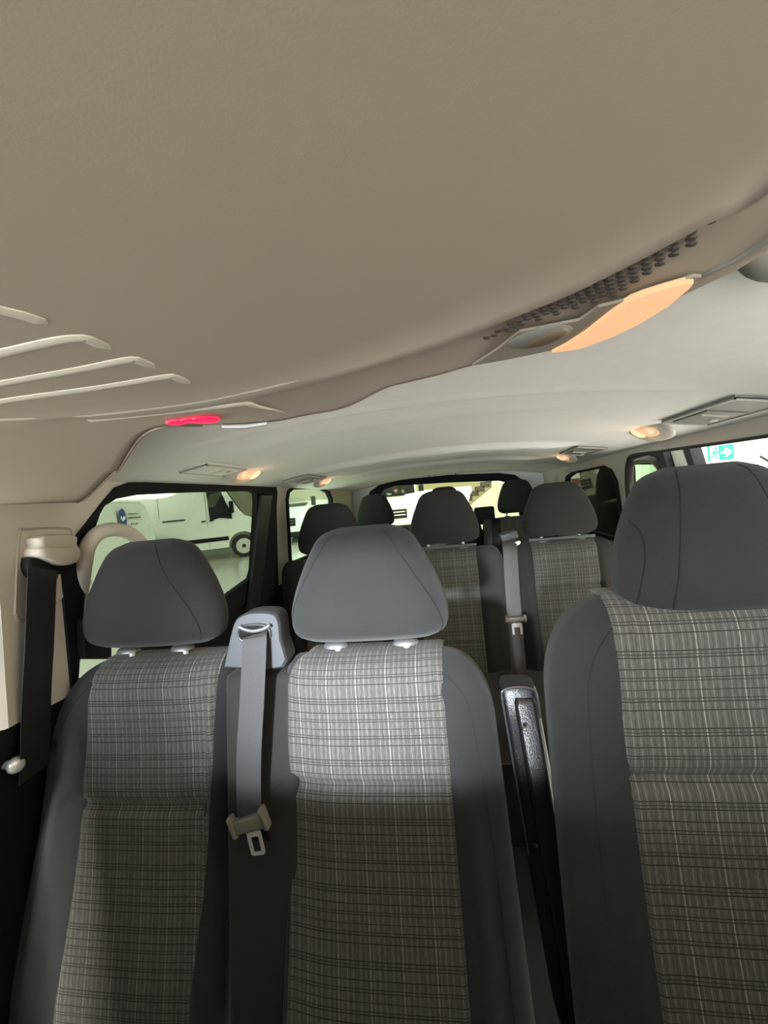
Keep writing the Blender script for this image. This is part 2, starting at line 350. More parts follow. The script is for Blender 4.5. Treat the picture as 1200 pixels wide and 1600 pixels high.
# dashboard, windscreen header and cowl behind the camera (they shade the low parts)
mb = MB(); box(mb, (-0.90, -0.95, 0.0), (0.80, -0.28, 0.86), bev=.06)
tag(mb.build('dashboard', 'black'), 'black dashboard under the windscreen, behind the viewer', 'dashboard')
mb = MB(); box(mb, (-0.93, -0.75, 1.25), (0.83, -0.42, 1.41), bev=.02); mb.build('trim_7', 'headliner', kind='structure')
mb = MB(); box(mb, (0.795, -0.75, 0.0), (0.83, 0.62, 0.80), bev=.01); mb.build('door_3', 'black', kind='structure')
mb = MB(); box(mb, (0.71, 0.58, 0.5), (0.83, 0.95, 1.24), bev=.02); mb.build('trim_8', 'pillar_beige', kind='structure')
for sx in (-0.86, 0.76):
    mb = MB(); tube(mb, [(sx, -0.50, 1.27), (sx, -1.0, 0.80)], .045, 8); mb.build('trim_9' if sx < 0 else 'trim_10', 'pillar_beige', kind='structure')

# ------------------------------------------------------------ front header panel with the overhead console
def zA(x, y): return 1.248-0.040*smooth((-0.28-x)/.5)+0.02*smooth((0.1-y)/.5)
def onA(px, py):
    z = 1.245
    for _ in range(8): p = at(px, py, z=z); z = zA(p.x, p.y)
    return p
E_px = [(160, 772), (172, 757), (186, 735), (203, 705), (225, 678), (262, 665), (330, 664), (420, 660), (480, 649), (540, 637), (600, 608), (640, 597), (690, 585), (740, 571), (860, 545), (940, 521), (1000, 492), (1100, 446), (1200, 392)]
C_px = [None, None, None, None, None, (40, 654), (140, 649), (240, 639), (330, 626), (430, 603), (540, 576), (620, 551), (700, 524), (770, 495), (880, 448), (950, 412), (1030, 370), (1110, 325), (1200, 280)]
Ep = [onA(*p) for p in E_px]; Cp = [onA(*p) if p else None for p in C_px]
Ep[0] = Vector((WL, .87, 1.208))
Ep += [Vector((0.165, 0.12, 0)), Vector((0.18, -0.05, 0)), Vector((0.20, -0.45, 0))]
for k, y in enumerate((.56, .47, .42, .385, .36)): Cp[k] = Vector((WL+k*(Cp[5].x-WL)/5, y, 0))
Cp += [Vector((0.122, 0.10, 0)), Vector((0.135, -0.06, 0)), Vector((0.15, -0.45, 0))]
Fp = [Vector((WL+(0.12-WL)*k/(len(Ep)-1), -0.47, 0)) for k in range(len(Ep))]
K = 5; Es, Cs, Fs = (catmull([Vector((p.x, p.y, 0)) for p in L_], K) for L_ in (Ep, Cp, Fp))
def bandz(p, f, k):   # a shallow rounded roll behind the crease
    cn = smooth((k/K-4)/2.0)
    return zA(p.x, p.y)-0.0035*math.exp(-((f-.93)/.05)**2)*cn+0.003*cn*math.sin(min(1, f)*math.pi)
con = thing('overhead_console', 'large grey-brown headliner panel with lamp and switch console over the front seats', 'overhead console', (-0.1, 0.2, 1.25))
rows = []; nb, nf = 14, 22
for i in range(nb+nf+1):
    r = []
    for k in range(len(Es)):
        if i <= nb: f = i/nb; p = Es[k].lerp(Cs[k], f)
        else: f = 1+(i-nb)/nf; p = Cs[k].lerp(Fs[k], f-1)
        z = bandz(p, f, k) if f <= 1 else zA(p.x, p.y)-0.0035*math.exp(-((f-.93)/.05)**2)*smooth((k/K-4)/2.0)
        if f > 1: z -= 0.0
        r.append(Vector((p.x, p.y, z)))
    rows.append(r)
lip = [[p+Vector((0, 0.000, .004)) for p in rows[0]], [p+Vector((0, 0.004, .010)) for p in rows[0]]]
skirt = [[p+Vector((0, -0.002, .09)) for p in rows[0]]]
allr = skirt+lip[::-1]+rows
v_, f_ = ringloft(allr, cap=False, closed=False)
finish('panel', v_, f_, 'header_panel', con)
# trim bead along the rear edge of the console (right part)
mb = MB(); pts = [rows[0][k]+Vector((0, .003, .006)) for k in range(13*K, len(Es))]
tube(mb, pts, .0045, 8, upv=Vector((0, 0, 1))); mb.build('edge_bead', 'header_panel', con)
mb = MB(); tube(mb, [rows[2][k]+Vector((0, 0, .001)) for k in range(16*K, len(Es))], .0022, 6); mb.build('edge_groove', 'vent_grey', con)
mb = MB(); tube(mb, [rows[0][k]+Vector((0, 0.001, -.0005)) for k in range(0, 6*K)], .0016, 6); mb.build('seam', 'switch_amber', con)
# grip ridges on the left
def drop(p, d=.0): return p+Vector((0, 0, -d))
ridges = [[(-60, 470), (0, 484), (40, 494), (78, 508)], [(-120, 580), (0, 552), (90, 532), (128, 528), (140, 531), (176, 548)],
          [(-120, 625), (0, 599), (120, 578), (200, 562), (216, 563), (245, 576)], [(-100, 645), (0, 627), (150, 606), (255, 589), (273, 589), (300, 602)]]
for rd in ridges:
    mb = MB(); P = catmull([onA(*p) for p in rd], 6); n = len(P)
    tube(mb, [drop(p, -.001) for p in P], [.0052*min(1, (i+.6)/3, (n-i)/4) for i in range(n)], 10, flat=.5); mb.build('ridge', 'ridge_highlight', con)
mb = MB(); P = catmull([onA(*p) for p in ((-120, 662), (0, 656), (140, 649), (300, 630), (400, 610), (450, 598), (540, 577), (640, 549))], 6)  # highlight along the crease built as a pale ridge that tapers off
tube(mb, [drop(p, -.0015) for p in P], [.005*min(1, (len(P)-i)/14) for i in range(len(P))], 10, flat=.5); mb.build('ridge', 'ridge_highlight', con)
mb = MB(); P = catmull([onA(*p) for p in ((140, 658), (240, 648), (340, 637), (384, 632), (400, 636), (446, 646))], 6)
tube(mb, [drop(p, -.001) for p in P], [.004*min(1, (len(P)-i)/8) for i in range(len(P))], 10, flat=.5); mb.build('ridge', 'ridge_highlight', con)
# chrome clip
mb = MB(); a_, b_ = onA(347, 664), onA(417, 659); tube(mb, [drop(a_, .002), drop((a_+b_)/2, .004), drop(b_, .002)], .004, 8, flat=.5); mb.build('clip', 'headlight', con)
# red indicator, two soft lobes
c_ = onA(321, 656); c2 = onA(276, 660); mb = MB(); dome(mb, c_-Vector((0, 0, -.001)), (0, 0, -1), onA(340, 655)-c2, .0145, .0125, .004)
o = mb.build('indicator_light', 'red_light', con); o['label'] = 'glowing red indicator light'
mb = MB(); dome(mb, c2-Vector((0, 0, -.001)), (0, 0, -1), c_-c2, .011, .008, .0035); mb.build('indicator_light', 'red_light', con)
mb = MB(); dome(mb, onA(297, 657)-Vector((0, 0, -.001)), (0, 0, -1), c_-c2, .010, .007, .003); mb.build('indicator_light', 'red_light', con)
# perforated area: rows of recessed dimples between crease and lamp, drawn along the band
top_line = catmull([onA(*p) for p in ((752, 531), (800, 503), (850, 476), (900, 446), (950, 416), (1000, 389), (1052, 360), (1100, 337), (1152, 314))], 40)
bot_line = catmull([onA(*p) for p in ((762, 534), (810, 512), (860, 494), (915, 478), (960, 462), (1005, 437), (1052, 406), (1105, 364), (1156, 319))], 40)
nlen = 30; nrw = 6
L_ = [0]
for a, b in zip(top_line, top_line[1:]): L_.append(L_[-1]+(b-a).length)
def pal(P, s):
    n = len(P)-1; i = min(n-1, int(s*n)); return P[i].lerp(P[i+1], s*n-i)
hm = None
sp_ = (top_line[len(top_line)//2]-bot_line[len(bot_line)//2]).length/(nrw-1)
print('dimple pitch', sp_, L_[-1])
for r_ in range(2*nrw+4):
    dist = 0
for i in range(60):
    s_len = (i+.5)*0.0060
    if s_len > L_[-1]: break
    k = next(k for k in range(len(L_)) if L_[k] >= s_len); s = k/(len(L_)-1)
    a, b = pal(top_line, s), pal(bot_line, s); wid = (b-a).length; nrm_ = max(1, int(wid/.0058+.2))
    for j in range(nrm_):
        off = .002+(j+(0.5 if i % 2 else 0.0))*.0058
        if off > wid: continue
        p = a+(b-a).normalized()*off
        p.z = zA(p.x, p.y)+.0006
        if hm is None:
            m_ = MB(); dome(m_, (0, 0, 0), (0, 0, -1), (1, .3, 0), .0026, .0021, .0012, n=8, k=2); hm = m_.build('grille_hole', 'dark_hole', con); hm.matrix_parent_inverse = Matrix(); hm.location = p-con.location
            hm.data.materials[0] = MT['dark_brown']; cnt = 1
        else:
            o = hm.copy(); COL.objects.link(o); o.location = p-con.location; cnt += 1
print('grille holes', cnt)
# lit lens, switch and frame of the console
def flatprism(px_list, name, m, dz0=.0005, dz1=.003, lab=None):
    P = [onA(*p) for p in px_list]; mb = MB(); prism(mb, [p+Vector((0, 0, dz0)) for p in P], (0, 0, -(dz0+dz1))); o = mb.build(name, m, con, auto=50)
    if lab: o['label'] = lab
    return o
flatprism([(738, 569), (790, 560), (862, 545), (1000, 491), (1096, 430), (1084, 429), (1010, 452), (975, 467), (935, 477), (905, 498), (812, 516), (775, 545)], 'lamp_bezel', 'bezel', .0005, .0012)
flatprism([(862, 544), (906, 538), (958, 518), (1000, 497), (1044, 469), (1075, 442), (1083, 432), (1075, 432), (1040, 441), (1005, 452), (985, 460), (955, 480), (915, 512), (885, 532)], 'lamp_lens', 'console_lens', .0, .0035, 'glowing orange reading lamp lens')
mb = MB(); a_, b_ = onA(796, 540), onA(893, 506); w_ = (b_-a_)
dome(mb, (a_+b_)/2+Vector((0, 0, .0)), (0, 0, -1), w_, w_.length*.5, .017, .0045); mb.build('switch', 'vent_grey', con)
mb = MB(); a_, b_ = onA(815, 536), onA(890, 505); w_ = (b_-a_)
dome(mb, (a_+b_)/2+Vector((0, 0, -.0025)), (0, 0, -1), w_, w_.length*.45, .009, .0035); mb.build('switch', 'switch_amber', con)
lc = onA(985, 480); cl = bpy.data.lights.new('console_lamp_light', 'SPOT'); cl.energy = 2.2; cl.spot_size = math.radians(130); cl.spot_blend = 0.8; cl.shadow_soft_size = 0.03; cl.color = (1, .60, .34)
co = bpy.data.objects.new('console_lamp_light', cl); COL.objects.link(co); co.location = lc+Vector((0.0, 0.0, -.012)); co.rotation_euler = Vector((-.25, .45, -1)).to_track_quat('-Z', 'Y').to_euler()
# dark dome standing in for the shadow gap right of the console edge
mb = MB(); p = at(1200, 432, z=1.30); dome(mb, p+Vector((.02, 0, .02)), (0, 0, -1), (1, .25, 0), .05, .02, .025)
tag(mb.build('shadow_gap', 'vent_grey'), 'dark dome standing in for the shadow gap right of the overhead console', 'shadow stand-in')

# ------------------------------------------------------------ ceiling lamps and vents
def lamp(x, y, label, s=1.0, mirror=1):
    n = nB(x, y); c = Vector((x, y, zB(x, y)-.004)); N = (-n+Vector((.62*mirror, 0, 0))).normalized(); n = -N
    t = thing('ceiling_lamp', label, 'lamp', c, 'reading lamps along the ceiling edges'); ty = Vector((0.10*mirror, 1, 0))
    mb = MB(); dome(mb, c-N*.002, N, ty, .112*s, .052*s, .014*s, p=2.0); mb.build('housing', 'grey_lamp' if 0 else 'beige_grey', t)
    tyv = (ty-N*ty.dot(N)).normalized(); tx = N.cross(tyv)
    mb = MB(); dome(mb, c+N*.010*s-tyv*.020*s+tx*(.008*s*mirror), N, ty, .050*s, .024*s, .005*s); mb.build('lamp_recess', 'lens_dim', t)
    mb = MB(); dome(mb, c+N*.010*s+tyv*.040*s+tx*(.006*s*mirror), N, ty, .028*s, .021*s, .006*s); mb.build('lamp_lens', 'lens', t)
    mb = MB(); dome(mb, c+N*.015*s-tyv*.048*s+tx*(.010*s*mirror), N, ty, .008*s, .006*s, .006*s); mb.build('lamp_lens', 'lens', t)
    warm('ceiling_lamp_light', c+N*.05, 0.05, .02)
mat('beige_grey', (0.48, 0.46, 0.42), 0.4)
def vent(x, y, label, s=1.0, mirror=1, m='vent_grey'):
    n = nB(x, y); c = Vector((x, y, zB(x, y))); N = -n
    t = thing('ceiling_vent', label, 'vent', c, 'vent panels along the ceiling edges'); ty = Vector((0, 1, 0)); ty = (ty-N*ty.y*N.y/1).normalized(); ty = (Vector((0, 1, 0))-N*N.y).normalized(); tx = Vector((1, 0, 0)); tx = (tx-N*tx.dot(N)).normalized()
    def R(a0, a1, b0, b1, h0, h1, name, mm, sk=.0):
        mb = MB(); P = [c+ty*(a*s)+tx*((b+sk*a)*s)+N*h0 for a, b in ((a0, b0), (a1, b0), (a1, b1), (a0, b1))]; prism(mb, P, N*(h1-h0)); return mb.build(name, mm, t)
    R(-.15, .15, -.055, .055, -.002, .007, 'plate', m)
    for bb in (-.055, .051): R(-.15, .15, bb, bb+.004, .005, .010, 'rim', 'beige_grey')
    for aa in (-.15, .146): R(aa, aa+.004, -.055, .055, .005, .010, 'rim', 'beige_grey')
    R(-.03, .12, -.04, .04, .006, .010, 'door_flap', m)
    R(.0, .006, -.035, .02, .009, .013, 'louver', 'beige'); mb = MB(); cyl(mb, c+ty*.06*s+tx*.02*s+N*.008, N, .009*s, .006, 14); mb.build('knob', 'beige', t)
lamp(-.665, 1.40, 'oval lamp with warm lit lens on the ceiling edge above the left window, nearer one', mirror=1)
lamp(-.655, 2.27, 'smaller-looking oval lamp with lit lens on the left ceiling edge near the rear', mirror=1)
lamp(.575, 1.40, 'oval lamp with warm lit lens on the right ceiling edge above the open door', mirror=-1)
lamp(.56, 2.30, 'smaller-looking oval lamp with lit lens on the right ceiling edge near the rear', mirror=-1)
vent(-.655, 1.19, 'beige panel with flap on the left ceiling edge over the front window', s=.75, m='headliner')
vent(-.655, 1.99, 'grey rectangular panel on the left ceiling edge, farther back')
vent(.60, 1.10, 'grey rectangular panel with pale rim on the right ceiling edge above the driver headrest')
vent(.56, 2.02, 'grey rectangular panel on the right ceiling edge, farther back')

# ------------------------------------------------------------ seats
class Back:
    """backrest: rings stacked in z; front(u, z) gives the front face"""
    def __init__(s, xc, ytop, zt, zb, wl_, wr_, lean=.22, b=.055, rl=(.10, .13), rr=(.10, .13), n=3.2, ins=.6, xtop=0.0, flare=0.0, crease=None, insx=0.0):
        s.__dict__.update(locals())
    def half(s, side, z):
        w, (rx, rz) = (s.wl_, s.rl) if side < 0 else (s.wr_, s.rr)
        w = w+s.flare*max(0, s.zt-z)
        t = (z-(s.zt-rz))/rz
        return w if t <= 0 else w-rx*(1-math.sqrt(max(0, 1-min(1, t)**2.3)))
    def bb(s, z):
        rt = .055; t = (z-(s.zt-rt))/rt
        return s.b if t <= 0 else s.b*math.sqrt(max(0, 1-min(1, t)**2))
    def cen(s, z): return s.xc-s.xtop*(s.zt-z), s.ytop+s.b-(s.zt-z)*s.lean+.03*math.sin(max(0, min(1, (s.zt-z)/.6))*math.pi)*s.lean/.22
    def front(s, u, z, off=0.0):
        cx, cy = s.cen(z); b = s.bb(z); a = s.half(-1 if u < 0 else 1, z)
        y = cy-(b+off)*(max(0, 1-abs(u)**s.n))**(1/s.n)
        d = 0.0
        k = min(1, b/s.b)
        du = abs(u-s.insx)
        d += .010*math.exp(-((du-(s.ins+.07))/.10)**2)*k*smooth((s.zt-.03-z)/.1)       # bolster
        d -= .004*math.exp(-((du-s.ins)/.025)**2)*k
        if s.crease and du < s.ins+.03: d -= .012*math.exp(-((z-s.crease)/.012)**2)-.004*math.exp(-((z-s.crease-.05)/.04)**2)
        return Vector((cx+u*a, y-d, z+(off*.6 if b < s.b*.9 else 0)))
    def zs(s, k=64):
        z = [s.zb+(s.zt-.06-s.zb)*i/k for i in range(k+1)]
        return z+[s.zt-.06+.06*math.sin(i/12*math.pi/2) for i in range(1, 13)]
    def shell(s, name, m, parent):
        rings = []
        for z in s.zs():
            cx, cy = s.cen(z); b = max(.001, s.bb(z)); r = []
            us = [-math.cos(i/40*math.pi) for i in range(41)]
            for u in us: r.append(s.front(u, z))
            for u in us[::-1][1:-1]:
                a = s.half(-1 if u < 0 else 1, z); r.append(Vector((cx+u*a, cy+b*(1-abs(u)**s.n)**(1/s.n), z)))
            rings.append(r)
        v, f = ringloft(rings); return finish(name, v, f, m, parent)
    def insert(s, name, parent, u0, u1, z0=None, off=.003, wrap=True, uoff=0.0):
        zz = [z for z in s.zs(90) if z >= (z0 or s.zb)]; vs_, uv = [], []; L0 = 0; n = 36; prev = None
        for z in zz:
            for i in range(n+1):
                a = s.half(1, z) if 0 else None
                uu0 = u0 if not callable(u0) else u0(z); uu1 = u1 if not callable(u1) else u1(z)
                u = uu0+(uu1-uu0)*i/n; e = 1 if 0 < i < n else -.5
                p = s.front(u, z, off*e); vs_.append(p)
                if i == n//2: cpt = p
            L0 += (cpt-prev).length if prev is not None else 0; prev = cpt
            for i in range(n+1): p = vs_[-(n+1)+i]; uv.append((p.x-s.xc+uoff, L0))
        if wrap:   # over the top towards the back
            z = zz[-1]; cx, cy = s.cen(z)
            for q in range(1, 5):
                for i in range(n+1):
                    p = vs_[(len(zz)-1)*(n+1)+i]; vs_.append(p+Vector((0, q*.012, -.0002*q*q))); uv.append((p.x-s.xc+uoff, L0+q*.012))
        rows_ = len(vs_)//(n+1); T = L0
        uv = [(a, T-b) for a, b in uv]
        f = [(j*(n+1)+i, j*(n+1)+i+1, (j+1)*(n+1)+i+1, (j+1)*(n+1)+i) for j in range(rows_-1) for i in range(n)]
        return finish(name, vs_, f, 'plaid', parent, uvs=uv)
    def seam(s, parent, pts, r=.0011):
        mb = MB(); P = catmull([Vector((u, z, 0)) for u, z in pts], 8); tube(mb, [s.front(p.x, p.y)+Vector((0, .0003, 0)) for p in P], r*.65, 5); return mb.build('seam', 'seam', parent)
HW = [(0, .74), (.03, .89), (.08, .965), (.15, .995), (.25, 1.0), (.35, .975), (.45, .93), (.6, .845), (.73, .755), (.83, .68), (.90, .62), (.95, .54), (.985, .42), (1, .28)]
HB = [(0, .35), (.03, .62), (.08, .82), (.16, .95), (.3, 1.0), (.55, .95), (.75, .84), (.88, .68), (.95, .48), (.985, .28), (1, .08)]
def sm_tab(tab, v): return (interp(tab, max(0, v-.02))+interp(tab, v)*2+interp(tab, min(1, v+.02)))/4
class Head:
    def __init__(s, xc, yf, zb, zt, w, b=.055, lean=-.05, tw=1.0, skew=0.0, n=2.6): s.__dict__.update(locals())
    def ring(s, v):
        z = s.zb+(s.zt-s.zb)*v; W_ = s.w/2*sm_tab(HW, v); W_ = W_*(1+(s.tw-1)*max(0, v-.3)/.7); return z, W_, s.b*sm_tab(HB, v), s.xc+s.skew*v, s.yf+s.b+s.lean*(v-.5)*(s.zt-s.zb)*-1
    def front(s, u, v):
        z, a, b, cx, cy = s.ring(v); return Vector((cx+u*a, cy-b*(max(0, 1-abs(u)**s.n))**(1/s.n), z))
    def build(s, parent, m='fabric', seams=(), guides=True, zguide=None, gdx=.07, side=None):
        rings = []
        for i in range(41):
            v = .5-.5*math.cos(i/40*math.pi); z, a, b, cx, cy = s.ring(v); r = []
            for q in range(56):
                t = q/56*2*math.pi; c_, s_ = math.cos(t), math.sin(t)
                r.append(Vector((cx+a*math.copysign(abs(c_)**(2/s.n), c_), cy+b*math.copysign(abs(s_)**(2/s.n), s_), z)))
            rings.append(r)
        v_, f_ = ringloft(rings); h = finish('headrest', v_, f_, m, parent)
        for sm in seams:
            mb = MB(); P = catmull([Vector((a, b, 0)) for a, b in sm], 10); tube(mb, [s.front(p.x, p.y)+Vector((0, .0002, 0)) for p in P], .0010, 5); mb.build('seam', 'seam', h)
        if guides:
            for sg in (-1, 1):
                x = s.xc+sg*gdx; mb = MB(); cyl(mb, (x, s.yf+s.b*.95, zguide-.03), (0, 0, 1), .006, s.zb-zguide+.06, 12); mb.build('post', 'silver', h)
                mb = MB(); dome(mb, (x, s.yf+s.b*.8, zguide), (0, 0, 1), (1, 0, 0), .024, .018, .011); mb.build('guide', 'satin', h)
        return h
def cushion(parent, x0, x1, y0, y1, z, plaid_w=None):
    mb = MB(); box(mb, (x0, y0, z-.13), (x1, y1, z), bev=.04); mb.build('seat_cushion', 'fabric_side', parent)
    mb = MB(); box(mb, (x0+.05, y0+.06, 0.0), (x1-.05, y1-.03, z-.12), bev=.01); mb.build('seat_base', 'black', parent)

# ---- row 1 double bench
b1 = thing('front_bench_seat', 'double front passenger bench with two plaid inserts and a belt tower', 'seat', (-.40, .72, 0))
YM = .765
mid = Back(-.176, YM, .872, .22, .168, .214, lean=.20, rl=(.035, .06), rr=(.085, .13), ins=.74, crease=.655, insx=-.13, flare=.03)
ml = lambda z: -.93; 
mid.shell('backrest', 'fabric', b1)
mid.insert('seat_insert', b1, lambda z: -.935, lambda z: .135/mid.half(1, z))
mid.seam(b1, [(.66, .845), (.74, .83), (.80, .79), (.82, .72), (.845, .62), (.86, .5), (.86, .3)])
hm1 = Head(-.174, YM+.0, .896, 1.105, .297, b=.058, tw=1.0, skew=.003)
hm1.build(b1, seams=[[(.52, .965), (.58, .90), (.68, .7), (.82, .4), (.93, .14), (.95, .05)], [(-.62, .955), (-.72, .85), (-.84, .6), (-.93, .35), (-.96, .2)]], zguide=.884, gdx=.066)
YL = .79
lef = Back(-.622, YL, .870, .20, .245, .165, lean=.16, xtop=.10, rl=(.14, .22), rr=(.03, .06), ins=.70, crease=.60, insx=.03, flare=.045)
lef.shell('backrest', 'fabric', b1)
lef.insert('seat_insert', b1, lambda z: -.135/lef.half(-1, z), lambda z: .145/lef.half(1, z))
lef.seam(b1, [(-.60, .85), (-.72, .82), (-.80, .76), (-.83, .66), (-.845, .5), (-.85, .3)])
hl1 = Head(-.636, YL+.0, .897, 1.112, .315, b=.060, tw=1.0, skew=.006)
hl1.build(b1, m='fabric', seams=[[(.30, .975), (.36, .92), (.52, .65), (.70, .38), (.80, .14), (.8, .05)]], zguide=.884, gdx=.062)
cushion(b1, -.84, .04, .14, .66, .27)
# belt tower between the two backs
mb = MB(); yt = YM+.01
T0 = [at(px, py, y=yt) for px, py in ((349, 1044), (443, 1044), (440, 1000), (436, 968), (425, 957), (395, 956), (376, 962), (364, 978))]
bm_poly = catmull(T0+[T0[0]], 3)[:-1]
rings = []; cc = sum(bm_poly, Vector())/len(bm_poly)
for f, dy in ((.93, -.004), (.985, 0), (1.0, .006), (1.0, .038), (.97, .046)): rings.append([cc+(p-cc)*f+Vector((0, dy, 0)) for p in bm_poly])
mb.add(*ringloft(rings)); tw = mb.build('belt_tower', 'grey_plastic', b1)
mb = MB(); p0, p1, p2 = at(372, 990, y=yt-.005), at(397, 976, y=yt-.005), at(422, 986, y=yt-.005)
dome(mb, at(397, 990, y=yt-.0045), (0, -1, 0), (1, 0, 0), .030, .0155, .004, p=2.6); mb.build('belt_slot', 'black', tw)
mb = MB(); P = catmull([at(373, 979, y=yt-.011), at(384, 984, y=yt-.013), at(397, 986, y=yt-.014), at(411, 983, y=yt-.013), at(422, 977, y=yt-.011)], 6)
tube(mb, P, .0034, 8); mb.build('guide_bar', 'satin', tw); mb = MB(); gc = at(397, 990, y=yt-.006)
tube(mb, [gc+Vector((.031*math.copysign(abs(math.cos(a))**.77, math.cos(a)), 0, .0165*math.copysign(abs(math.sin(a))**.77, math.sin(a)))) for a in [k*math.pi/20 for k in range(41)]], .0026, 8, upv=Vector((0, 1, 0)))
mb.build('belt_guide', 'dark_edge', tw)
# dark filler between the backs
mb = MB(); box(mb, (-.46, YM+.02, .25), (-.32, YM+.09, .845), bev=.012, mtx=Matrix.Translation((0, 0, 0)) @ Matrix(((1, 0, 0, 0), (0, 1, .18, -.15), (0, 0, 1, 0), (0, 0, 0, 1)))); mb.build('back_filler', 'fabric_side', b1)
# belt on the tower
sb = thing('seat_belt', 'grey seat belt hanging from the tower between the two front passenger seats', 'seat belt', at(395, 985, y=yt-.01))
mb = MB(); bp = [at(397, 991, y=yt-.010), at(398, 1003, y=yt-.02), at(394, 1090, y=yt-.035), at(389, 1180, y=yt-.05), at(389, 1250, y=yt-.055), at(392, 1275, y=yt-.06)]
ribbon(mb, bp, .046); mb.build('webbing', 'webbing', sb)
tc = at(390, 1286, y=yt-.062); tilt = Matrix.Translation(tc) @ Matrix.Rotation(math.radians(-16), 4, 'Y')
mb = MB(); box(mb, (-.030, -.008, -.013), (.030, .008, .013), mtx=tilt, bev=.004)
for sg in (-1, 1): box(mb, (sg*.031-.005, -.010, -.017), (sg*.031+.005, .009, .022), mtx=tilt, bev=.004)
mb.build('belt_stopper', 'tongue_plastic', sb)
def tongue(parent, M_, s=1.0):
    mb = MB()
    o_ = [M_ @ Vector((x*s, 0, z*s)) for x, z in rrect(0, -.030, .026, .044, .005)]; i_ = [M_ @ Vector((x*s, 0, z*s)) for x, z in rrect(0, -.033, .015, .028, .002)]
    sheet('tongue', o_, [i_], 'silver', parent, thick=M_.to_3x3() @ Vector((0, .003*s, 0)))
tongue(sb, Matrix.Translation(tc) @ Matrix.Rotation(math.radians(-8), 4, 'Y') @ Matrix.Translation((.004, -.003, -.004)))
mb = MB(); ribbon(mb, [tc+Vector((0, .004, 0)), tc+Vector((.002, .03, -.08)), tc+Vector((.004, .02, -.2)), tc+Vector((.0, -.01, -.5))], .046); mb.build('webbing', 'webbing_black', sb)

# ---- driver seat
d1 = thing('driver_seat', 'single driver seat with plaid insert, nearest seat on the right', 'seat', (.34, .60, 0))
YD = .66
drv = Back(.350, YD, .976, .18, .232, .232, lean=.14, rl=(.105, .15), rr=(.105, .15), ins=.60, crease=.735, flare=.02, b=.06)
drv.shell('backrest', 'fabric', d1)
drv.insert('seat_insert', d1, lambda z: -.146/drv.half(-1, z), lambda z: .146/drv.half(1, z), uoff=.02)
drv.seam(d1, [(-.66, .955), (-.73, .93), (-.78, .88), (-.795, .8), (-.80, .7), (-.805, .55)]); drv.seam(d1, [(.66, .955), (.73, .93), (.78, .88), (.795, .8), (.80, .7), (.805, .55)])
hd = Head(.364, YD-.005, .944, 1.158, .272, b=.066, tw=1.10, skew=.0, n=2.4)
hd.build(d1, seams=[[(-.60, .975), (-.52, .88), (-.50, .6), (-.52, .3), (-.58, .08)], [(-.97, .66), (-.86, .58), (-.80, .42), (-.84, .2), (-.9, .08)], [(.60, .975), (.52, .88), (.50, .6), (.52, .3), (.58, .08)]], zguide=.955, gdx=.07)
cushion(d1, .10, .62, .04, .52, .27)
# folded armrest standing between the seats
ya = .83
mb = MB(); A = [at(px, py, y=ya) for px, py in ((782, 1070), (786, 1063), (832, 1061), (837, 1068), (838, 1100))]
w0 = (at(838, 1090, y=ya)-at(780, 1090, y=ya)).length; cx0 = at(809, 1075, y=ya)
rings = []
for z, k_, dy in ((.0, .78, .012), (-.004, .95, .003), (-.012, 1.0, 0), (-.06, 1.0, -.004), (-.25, 1.02, -.03), (-.50, .98, -.075), (-.56, .8, -.085)):
    c_ = cx0+Vector((.022*(-z/.3), dy, z+.004)); rings.append([c_+Vector((x*k_, y*k_+.02, 0)) for x, y in rrect(0, 0, w0, .05, .012, 4)])
mb.add(*ringloft(rings)); arm = mb.build('armrest', 'black_plastic', d1); arm['label'] = 'folded black plastic armrest'
mb = MB(); rings = []
for z, k_, dy in ((-.016, .50, -.020), (-.024, .58, -.027), (-.25, .60, -.054), (-.50, .58, -.098)):
    c_ = cx0+Vector((.022*(-z/.3)+.008, dy, z)); rings.append([c_+Vector((x*k_, y*.5+.018, 0)) for x, y in rrect(0, 0, w0, .03, .013, 5)])
mb.add(*ringloft(rings)); mb.build('armrest_face', 'black_plastic', arm)
mb = MB(); P = [cx0+Vector((sx*w0*.47, -.002+(-z)*-.12-.004, z+.0)) for sx, z in ((-1, -.28), (-1.0, -.06), (-1, -.012), (-.8, -.0), (0, .004), (.8, -.0), (1, -.012), (1.0, -.05))]
tube(mb, catmull([p+Vector((.022*(-p.z+cx0.z)/.3, 0, 0)) for p in P], 5), .0022, 6); mb.build('armrest_edge', 'dark_edge', arm)
for px, py, yy in ((820, 1139, ya-.042), (836, 1322, ya-.075)):
    mb = MB(); dome(mb, at(px, py, y=yy), (0, -1, 0), (1, 0, 0), .0042, .0042, .004, n=12, k=3); mb.build('screw', 'satin' if py < 1200 else 'black', arm)

# ---- rows 2 and 3: triple benches
def triple(name, label, y, heads, zt, hz, hw, ww, insw, m, lean=.2, crease=None, withbase=True, belt_mat='webbing'):
    t = thing(name, label, 'seat', (heads[1], y, 0))
    for x, (z0, z1), wl_, wr_ in heads_iter(heads, hz, ww):
        bk = Back(x, y, zt, .25, wl_, wr_, lean=lean, rl=(.05, .08), rr=(.05, .08), ins=insw/wr_, crease=crease)
        bk.shell('backrest', m, t); bk.insert('seat_insert', t, lambda z, b_=bk: -insw/b_.half(-1, z), lambda z, b_=bk: insw/b_.half(1, z))
        h = Head(x, y+.005, z0, z1, hw, b=.055, tw=1.02); h.build(t, m=m, zguide=zt-.003, gdx=.075, seams=())
    cushion(t, heads[0]-ww[0][0], heads[2]+ww[2][1], y-.52, y-.03, .42); return t
def heads_iter(heads, hz, ww): return [(heads[i], hz[i], *ww[i]) for i in range(3)]
